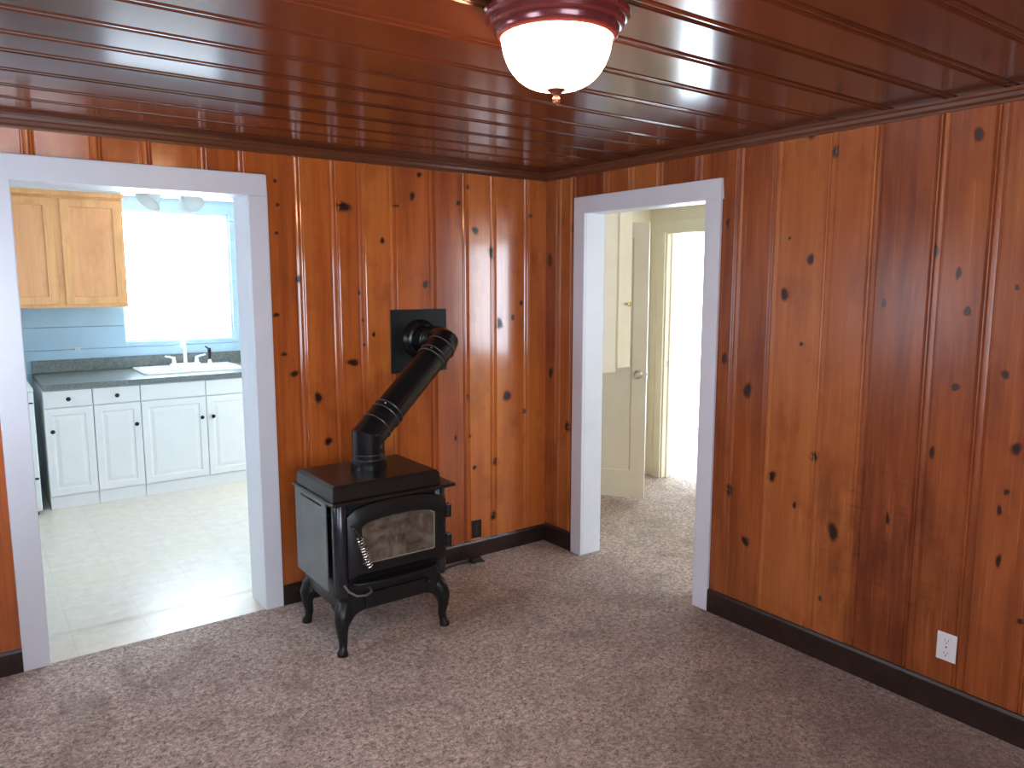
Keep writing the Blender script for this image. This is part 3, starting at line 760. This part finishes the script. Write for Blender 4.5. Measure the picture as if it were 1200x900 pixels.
t = thing('ceiling_spotlight', 'unlit kitchen ceiling light with two tilted frosted bell shades', 'ceiling light', (-1.88, 1.78, KH))
m = MB(); m.loops([rr(-2.05, 1.72, -1.68, 1.84, .055, KH), rr(-2.05, 1.72, -1.68, 1.84, .055, KH - .022), rr(-2.04, 1.73, -1.69, 1.83, .045, KH - .03)])
obj('ceiling_plate', m, M['white_frame'], t, 40)
for bx_, ax in ((-1.975, Vector((-.62, -.25, -.75))), (-1.815, Vector((.12, -.62, -.78)))):
    ax.normalize()
    s0 = Vector((bx_, 1.74, KH - .03)); neck = Vector((bx_, 1.70, 2.385))
    m = MB(); m.tube([s0, (s0 + neck) / 2 + Vector((0, -.01, 0)), neck], .009, 10); m.lathe([(.001, -.012), (.026, -.010), (.030, .02), (.028, .035)], neck, ax, 20, False, False)
    am = obj('lamp_arm', m, M['white_frame'], t, 40)
    m = MB(); pr = [(.030, .012), (.038, .03), (.044, .058), (.056, .092), (.074, .122), (.088, .140), (.085, .139), (.070, .120), (.052, .091), (.040, .058), (.033, .03)]
    m.lathe(pr, neck, ax, 28)
    obj('glass_shade', m, M['shade'], t, 50)

t = thing('wall_hook', 'tiny white hook on the blue kitchen wall above the worktop backsplash', 'hook', (-2.32, KY, 1.165))
obj('hook_plate', boxes((-2.337, KY - .006, 1.150, -2.297, KY, 1.186)), M['plate_white'], t, bevel=.002)
m = MB(); m.tube([(-2.317, KY - .006, 1.176), (-2.317, KY - .022, 1.174), (-2.317, KY - .03, 1.160), (-2.317, KY - .022, 1.152)], .005, 10)
obj('hook_arm', m, M['plate_white'], t, 40)

# ------------------------------------------------------------------ wood stove
SXL, SXR = -1.80, -1.24
XC = (SXL + SXR) / 2
t = stove = thing('wood_stove', 'black cast iron wood stove with arched glass door and grey side shield', 'stove', (XC, -.5, 0))
SF, SB = -.735, -.265
obj('firebox', boxes((SXL + .005, SF + .02, .20, SXR - .005, SB, .735)), M['iron'], t, bevel=.012, bseg=3)
# front plate with a step round the door
obj('front_plate', boxes((SXL + .03, SF, .20, SXR - .03, SF + .03, .735)), M['iron'], t, bevel=.006)
for x in (SXL + .018, SXR - .018):
    m = MB(); m.lathe([(.034, .285), (.038, .29), (.038, .73), (.034, .735)], (x, SF + .025, 0), (0, 0, 1), 20, True, True)
    obj('corner_post', m, M['enamel_col'], t, 40)
# side heat shields, with a long slot near the top
def shield(x, s):
    x0, x1 = (x, x + .006 * s) if s > 0 else (x - .006, x)
    m = MB()
    ya, yb, za, zb = -.655, -.262, .300, .728
    sa, sb, s0, s1 = -.60, -.345, .700, .711
    m.box(x0, ya, za, x1, yb, s0); m.box(x0, ya, s1, x1, yb, zb); m.box(x0, ya, s0, x1, sa, s1); m.box(x0, sb, s0, x1, yb, s1)
    return obj('side_shield', m, M['shield'], t)
shield(SXL - .022, -1).data.name = 'side_shield'
shield(SXR + .016, 1)
for x, s in ((SXL - .022, -1), (SXR + .022, 1)):
    for yy in (-.62, -.30):
        for zc in (.36, .66): obj('shield_spacer', MB().tube([(x, yy, zc), (x - s * .03, yy, zc)], .008, 8), M['iron'], t, 40)
# ledge and raised top
obj('top_ledge', boxes((-1.842, -.775, .735, -1.186, -.255, .752)), M['iron_top'], t, bevel=.006, bseg=3)
m = MB()
def rct(x0, x1, y0, y1, z): return [(x0, y0, z), (x1, y0, z), (x1, y1, z), (x0, y1, z)]
m.loops([rct(-1.834, -1.262, -.752, -.30, .752), rct(-1.829, -1.266, -.748, -.305, .812), rct(-1.814, -1.276, -.736, -.314, .826)])
obj('top_plate', m, M['iron_top'], t, bevel=.004)
# arched door
def arch(x0, x1, z0, zs, zm, r, n=14):
    """outline: flat bottom with rounded corners, arched top"""
    P = []
    for i in range(5):
        a = PI + i / 4 * PI / 2; P.append((x0 + r + r * math.cos(a), z0 + r + r * math.sin(a)))
    for i in range(5):
        a = -PI / 2 + i / 4 * PI / 2; P.append((x1 - r + r * math.cos(a), z0 + r + r * math.sin(a)))
    c = (x0 + x1) / 2; w = (x1 - x0) / 2
    for i in range(n + 1):
        q = 1 - 2 * i / n
        z = zs + (zm - zs) * (1 - abs(q) ** 2.4)
        xx = c + w * q
        if i in (0, n): z -= r * .8
        P.append((xx, z))
    return P
fxz = lambda a, b, d: (a, d, b)
DO = arch(-1.765, -1.238, .372, .690, .728, .02)
DM = arch(-1.735, -1.270, .395, .655, .690, .018)
DI = arch(-1.700, -1.302, .432, .628, .652, .008)
m = MB()
R_ = [[fxz(a, b, d) for a, b in L] for L, d in ((DO, SF), (DO, SF - .022), (DM, SF - .040), (DI, SF - .036), (DI, SF - .012))]
m.loops(R_, False, False)
door = obj('stove_door', m, M['iron'], t, 35)
m = MB(); m.prism(DI, fxz, SF - .010, SF - .016)
obj('door_glass', m, M['soot_glass'], door)
m = MB(); pp = [fxz(a, b, SF - .020) for a, b in arch(-1.697, -1.305, .435, .625, .649, .008)]
m.tube(pp + [pp[0]], .0025, 6, False)
obj('glass_gasket', m, M['gasket'], door, 50)
# spiral handle
hA, hB = Vector((-1.728, -.800, .585)), Vector((-1.682, -.805, .440))
ax = (hB - hA).normalized(); e1 = ax.orthogonal().normalized(); e2 = ax.cross(e1)
m = MB(); nT = 11
pts = []
for i in range(nT * 12 + 1):
    f = i / (nT * 12); a = 2 * PI * nT * f
    pts.append(hA.lerp(hB, f) + (e1 * math.cos(a) + e2 * math.sin(a)) * .0135)
m.tube(pts, .0044, 6)
hn = obj('coil_handle', m, M['coil'], door, 60)
m = MB(); m.tube([(-1.750, SF - .03, .632), (-1.747, -.795, .628), hA - ax * .02, hB + ax * .006], .0055, 10)
obj('handle_rod', m, M['enamel_col'], hn, 50)
for z in (.615, .462):
    m = MB(); m.tube([(-1.226, SF - .025, z - .032), (-1.226, SF - .025, z + .028)], .016, 16)
    m.box(-1.262, SF - .034, z - .02, -1.226, SF - .012, z + .018)
    hg = obj('door_hinge', m, M['iron'], door, 40)
    m = MB(); m.lathe([(.011, 0), (.011, .006), (.006, .010), (.001, .011)], (-1.226, SF - .025, z + .028), (0, 0, 1), 14)
    obj('hinge_pin', m, M['coil'], hg, 40)
# ash lip, air control and loop handle below the door
m = MB(); P = [(-1.745, SF), (-1.285, SF)] + [(XC + .23 * math.cos(a) * 1.0, SF - .062 * math.sin(a) ** .6) for a in [PI * i / 16 for i in range(1, 16)]]
m.prism(P, lambda a, b, d: (a, b, d), .335, .352)
obj('ash_lip', m, M['iron'], t, bevel=.004)
m = MB(); m.tube([(-1.785, SF - .005, .352), (-1.775, SF - .04, .325), (-1.745, SF - .062, .306), (-1.70, SF - .065, .300), (-1.665, SF - .05, .305), (-1.655, SF, .31)], .0055, 10)
obj('loop_handle', m, M['shield'], t, 60)
m = MB(); m.tube([(-1.36, SF, .285), (-1.36, SF - .05, .285)], .007, 10); m.sphere((-1.36, SF - .058, .285), .013)
obj('air_control', m, M['iron'], t, 50)
obj('ash_drawer', boxes((-1.68, SF - .014, .215, -1.36, SF, .285)), M['iron'], t, bevel=.005)
# cabriole legs
def leg(x, y, sx, sy):
    """sx, sy: outward directions"""
    m = MB()
    P = [(x - sx * .03, y - sy * .03, .235), (x - sx * .010, y - sy * .012, .205), (x + sx * .002, y + sy * .002, .165), (x + sx * .002, y + sy * .002, .115), (x - sx * .004, y - sy * .004, .065), (x, y, .030), (x + sx * .006, y + sy * .006, .012), (x + sx * .006, y + sy * .006, 0)]
    m.tube(P, [.042, .042, .035, .027, .021, .019, .026, .025], 14)
    # bracket webs sweeping in under the stove
    for ux, uy in ((-sx, 0), (0, -sy)):
        O = []
        for i in range(9):
            f = i / 8
            O.append((.012 + .088 * f, .10 + .098 * (1 - (1 - f) ** 2.2)))
        poly = [(0, .10)] + O + [(.100, .212), (0, .212)]
        fn = (lambda a, b, d: (x + ux * a, y + d - sy * .004, b)) if ux else (lambda a, b, d: (x + d - sx * .004, y + uy * a, b))
        m.prism(poly, fn, -.014, .014)
    return obj('stove_leg', m, M['iron'], stove, 40)
for x, sx in ((-1.790, -1), (-1.242, 1)):
    for y, sy in ((-.722, -1), (-.285, 1)):
        lg = leg(x, y, sx, sy)

# ------------------------------------------------------------------ stove pipe
t = thing('stove_pipe', 'glossy black stove pipe bending up from the stove to a square wall plate', 'stove pipe', (-1.53, -.5, .826))
PR = .081
A, B, C_, D_ = Vector((-1.53, -.50, .826)), Vector((-1.53, -.50, .985)), Vector((-.955, -.298, 1.418)), Vector((-.955, -.004, 1.418))
def bend(p, d0, d1, r, n):
    """gored elbow about corner p: points of the arc"""
    d0 = d0.normalized(); d1 = d1.normalized(); th = d0.angle(d1)
    tl = r * math.tan(th / 2)
    s = p - d0 * tl
    nrm = (d1 - d0 * d1.dot(d0)).normalized()
    c = s + nrm * r
    return [c + (-nrm * math.cos(th * i / n) + d0 * math.sin(th * i / n)) * r for i in range(n + 1)]
b1 = [B]; b2 = bend(C_, C_ - B, D_ - C_, .05, 2)
dv = (C_ - B).normalized()
q1 = B + dv * .15; q2 = b2[0] - dv * .085
def seamring(p, d, r=PR + .001, w=.004):
    m = MB(); m.lathe([(r - .003, -w), (r + .002, -w * .5), (r + .003, 0), (r + .002, w * .5), (r - .003, w)], p, d, 36)
    return m
m = MB(); m.lathe([(PR + .002, 0), (PR + .008, .002), (PR + .008, .035), (PR + .002, .04)], A, (0, 0, 1), 36); obj('pipe_collar', m, M['pipe'], t, 40)
m = MB(); m.tube([A, B, q1], PR, 36, False); lo = obj('elbow', m, M['pipe'], t, 12)
m = MB(); m.tube([q1 - dv * .004, q2 + dv * .004], PR - .0025, 36, False); mid = obj('pipe_section', m, M['pipe'], t, 40)
m = MB(); m.tube([q2] + b2 + [b2[-1] + Vector((0, .045, 0))], PR, 36, False); up = obj('elbow', m, M['pipe'], t, 12)
e = b2[-1] + Vector((0, .04, 0))
m = MB(); m.tube([e, (e.x, -.02, e.z)], PR - .003, 36, False); hz = obj('thimble_pipe', m, M['pipe'], t, 40)
m = MB(); m.lathe([(PR, .055), (PR + .012, .05), (PR + .024, .022), (PR + .034, .012), (PR + .036, 0)], (e.x, -.004, e.z), (0, -1, 0), 40); obj('thimble_ring', m, M['pipe'], t, 40)
obj('wall_plate', boxes((-1.140, -.011, 1.224, -.771, -.001, 1.592)), M['flue_plate'], t, bevel=.002)
for p, d, par in ((A + Vector((0, 0, .05)), (0, 0, 1), lo), (A + Vector((0, 0, .075)), (0, 0, 1), lo), (B + dv * .075, dv, lo), (q1, dv, mid), (q1 + dv * .035, dv, mid), (q2, dv, mid), (q2 - dv * .03, dv, mid), (b2[0] - dv * .01, dv, up), (e, (0, 1, 0), hz), (e + Vector((0, .03, 0)), (0, 1, 0), hz), (e + Vector((0, .06, 0)), (0, 1, 0), hz)):
    obj('seam_band', seamring(p, d), M['pipe_seam'] if par is not hz else M['pipe'], par, 40)
for p in (q1 + dv * .02, q2 - dv * .015):
    obj('pipe_screw', MB().sphere(p + Vector((-.55, -.6, .58)).normalized().cross(dv).cross(dv).normalized() * -PR, .0045), M['coil'], mid, 60)

# ------------------------------------------------------------------ ceiling lamp
LC = (-1.857, -2.358)
t = thing('ceiling_light', 'lit dome ceiling light with frosted bowl and mahogany coloured rim', 'ceiling light', (LC[0], LC[1], H))
m = MB(); m.lathe([(.150, H), (.168, H - .004), (.176, H - .010), (.180, H - .022), (.184, H - .026), (.184, H - .038), (.178, H - .043), (.172, H - .045), (.170, H - .056), (.164, H - .061), (.158, H - .063), (.156, H - .076), (.150, H - .083), (.143, H - .087), (.138, H - .085)], (LC[0], LC[1], 0), (0, 0, 1), 64)
obj('lamp_base', m, M['lamp_rim'], t, 35)
m = MB(); z0 = H - .084; pr = [(.1395, z0)]
for i in range(1, 15):
    a = i / 14 * PI / 2
    pr.append((.1395 * math.cos(a) ** .72 if i < 14 else .002, z0 - .124 * math.sin(a) ** 1.1))
m.lathe(pr, (LC[0], LC[1], 0), (0, 0, 1), 48)
obj('glass_bowl', m, M['bowl'], t, 60)
zb = z0 - .122
m = MB(); m.lathe([(.001, zb + .006), (.024, zb + .004), (.025, zb - .002), (.016, zb - .008), (.008, zb - .014), (.007, zb - .018), (.010, zb - .023), (.011, zb - .029), (.007, zb - .036), (.001, zb - .038)], (LC[0], LC[1], 0), (0, 0, 1), 24)
obj('finial', m, M['lamp_finial'], t, 40)
for a in (2.8, 2.8 + 2.094, 2.8 + 4.19):
    obj('rim_screw', MB().sphere((LC[0] + .182 * math.cos(a), LC[1] + .182 * math.sin(a), H - .030), .007), M['nickel'], t, 60)

# ------------------------------------------------------------------ outlets
def outlet(label, fn, c, z, mplate, mrec, h=.117, w=.076):
    """fn(a, out, z) -> point"""
    t = thing('electrical_outlet', label, 'outlet', fn(c, 0, z - h / 2))
    def bx(a0, a1, d0, d1, z0, z1):
        p, q = fn(a0, d0, z0), fn(a1, d1, z1)
        return (min(p[0], q[0]), min(p[1], q[1]), z0, max(p[0], q[0]), max(p[1], q[1]), z1)
    pl = obj('cover_plate', boxes(bx(c - w / 2, c + w / 2, 0, .006, z - h / 2, z + h / 2)), mplate, t, bevel=.003)
    for k in (-1, 1):
        zc = z + k * .0265
        m = MB(); P = []
        for i in range(20):
            a = 2 * PI * i / 20
            P.append((c + max(-.0165, min(.0165, .019 * math.cos(a))), zc + .017 * math.sin(a)))
        m.loops([[fn(a, .006, b) for a, b in P], [fn(a, .0075, b) for a, b in P]])
        r = obj('socket_face', m, mplate, t)
        sl = boxes(bx(c - .0075, c - .0055, .0074, .0080, zc - .002, zc + .007), bx(c + .0055, c + .0075, .0074, .0080, zc - .002, zc + .007))
        sl.tube([fn(c, .0074, zc - .009), fn(c, .0080, zc - .009)], .0028, 10)
        obj('socket_slots', sl, mrec, r)
    m = MB(); a_, b_ = fn(c, .006, z), fn(c, .0075, z); m.tube([a_, b_], .0035, 12); obj('cover_screw', m, mrec, t, 40)
    return t
outlet('white duplex outlet low on the pine wall above the dark baseboard', lambda a, d, z: (-d, a, z), -2.617, .281, M['plate_white'], M['slot_dark'])
outlet('black duplex outlet low on the pine wall beside the stove', lambda a, d, z: (a, -d, z), -.558, .181, M['plate_black'], M['shield'])
t = thing('power_cord', 'short black power cord with plug block on the carpet behind the stove', 'power cord', (-.68, -.09, 0))
m = MB(); m.tube([(-1.13, -.20, .012), (-1.0, -.155, .014), (-.9, -.115, .012), (-.80, -.085, .013), (-.72, -.080, .014), (-.665, -.085, .017)], .007, 10)
obj('cable', m, M['cord'], t, 60)
m = MB(); m.box(-.668, -.118, .004, -.592, -.075, .034); m.box(-.600, -.125, .002, -.575, -.07, .012)
obj('plug_block', m, M['cord'], t, bevel=.008, bseg=3)
m = MB(); m.tube([(-.66, -.085, .03), (-.70, -.05, .05), (-.68, -.035, .042)], .005, 8)
obj('cable_loop', m, M['cord'], t, 60)

# ------------------------------------------------------------------ sky and portals
w = bpy.data.worlds.new('sky'); SC.world = w; w.use_nodes = True
bg = w.node_tree.nodes['Background']
bg.inputs[0].default_value = (.74, .86, 1.0, 1); bg.inputs[1].default_value = 15.
for axis, pl, sign, a0, a1, z0, z1 in PORTALS:
    L = bpy.data.lights.new('sky_portal', 'AREA'); L.shape = 'RECTANGLE'
    L.size = a1 - a0; L.size_y = z1 - z0; L.cycles.is_portal = True
    o = bpy.data.objects.new('sky_portal', L); COL.objects.link(o)
    o.location = (pl, (a0 + a1) / 2, (z0 + z1) / 2) if axis == 0 else ((a0 + a1) / 2, pl, (z0 + z1) / 2)
    d = Vector((-sign, 0, 0)) if axis == 0 else Vector((0, -sign, 0))
    o.rotation_euler = d.to_track_quat('-Z', 'Z').to_euler()

# ------------------------------------------------------------------ camera
cam = bpy.data.cameras.new('camera'); co = bpy.data.objects.new('camera', cam); COL.objects.link(co)
cam.sensor_fit = 'HORIZONTAL'; cam.sensor_width = 36; cam.lens = 883.7 / 1200 * 36; cam.clip_start = .02
yaw, pitch = math.radians(36.149), math.radians(-7.638)
fw = Vector((math.sin(yaw) * math.cos(pitch), math.cos(yaw) * math.cos(pitch), math.sin(pitch)))
rt = Vector((math.cos(yaw), -math.sin(yaw), 0)); upv = rt.cross(fw)
co.matrix_world = Matrix(((rt.x, upv.x, -fw.x, -3.1314), (rt.y, upv.y, -fw.y, -3.9110), (rt.z, upv.z, -fw.z, 1.74496), (0, 0, 0, 1)))
SC.camera = co

vs = SC.view_settings
vs.view_transform = 'Standard'; vs.look = 'None'; vs.gamma = 1; vs.use_curve_mapping = False; vs.exposure = 0
cy = SC.cycles
cy.use_denoising = True
cy.max_bounces = 10; cy.diffuse_bounces = 6; cy.glossy_bounces = 5; cy.transparent_max_bounces = 12
cy.caustics_reflective = False; cy.caustics_refractive = False
cy.sample_clamp_indirect = 6.
cy.blur_glossy = .5
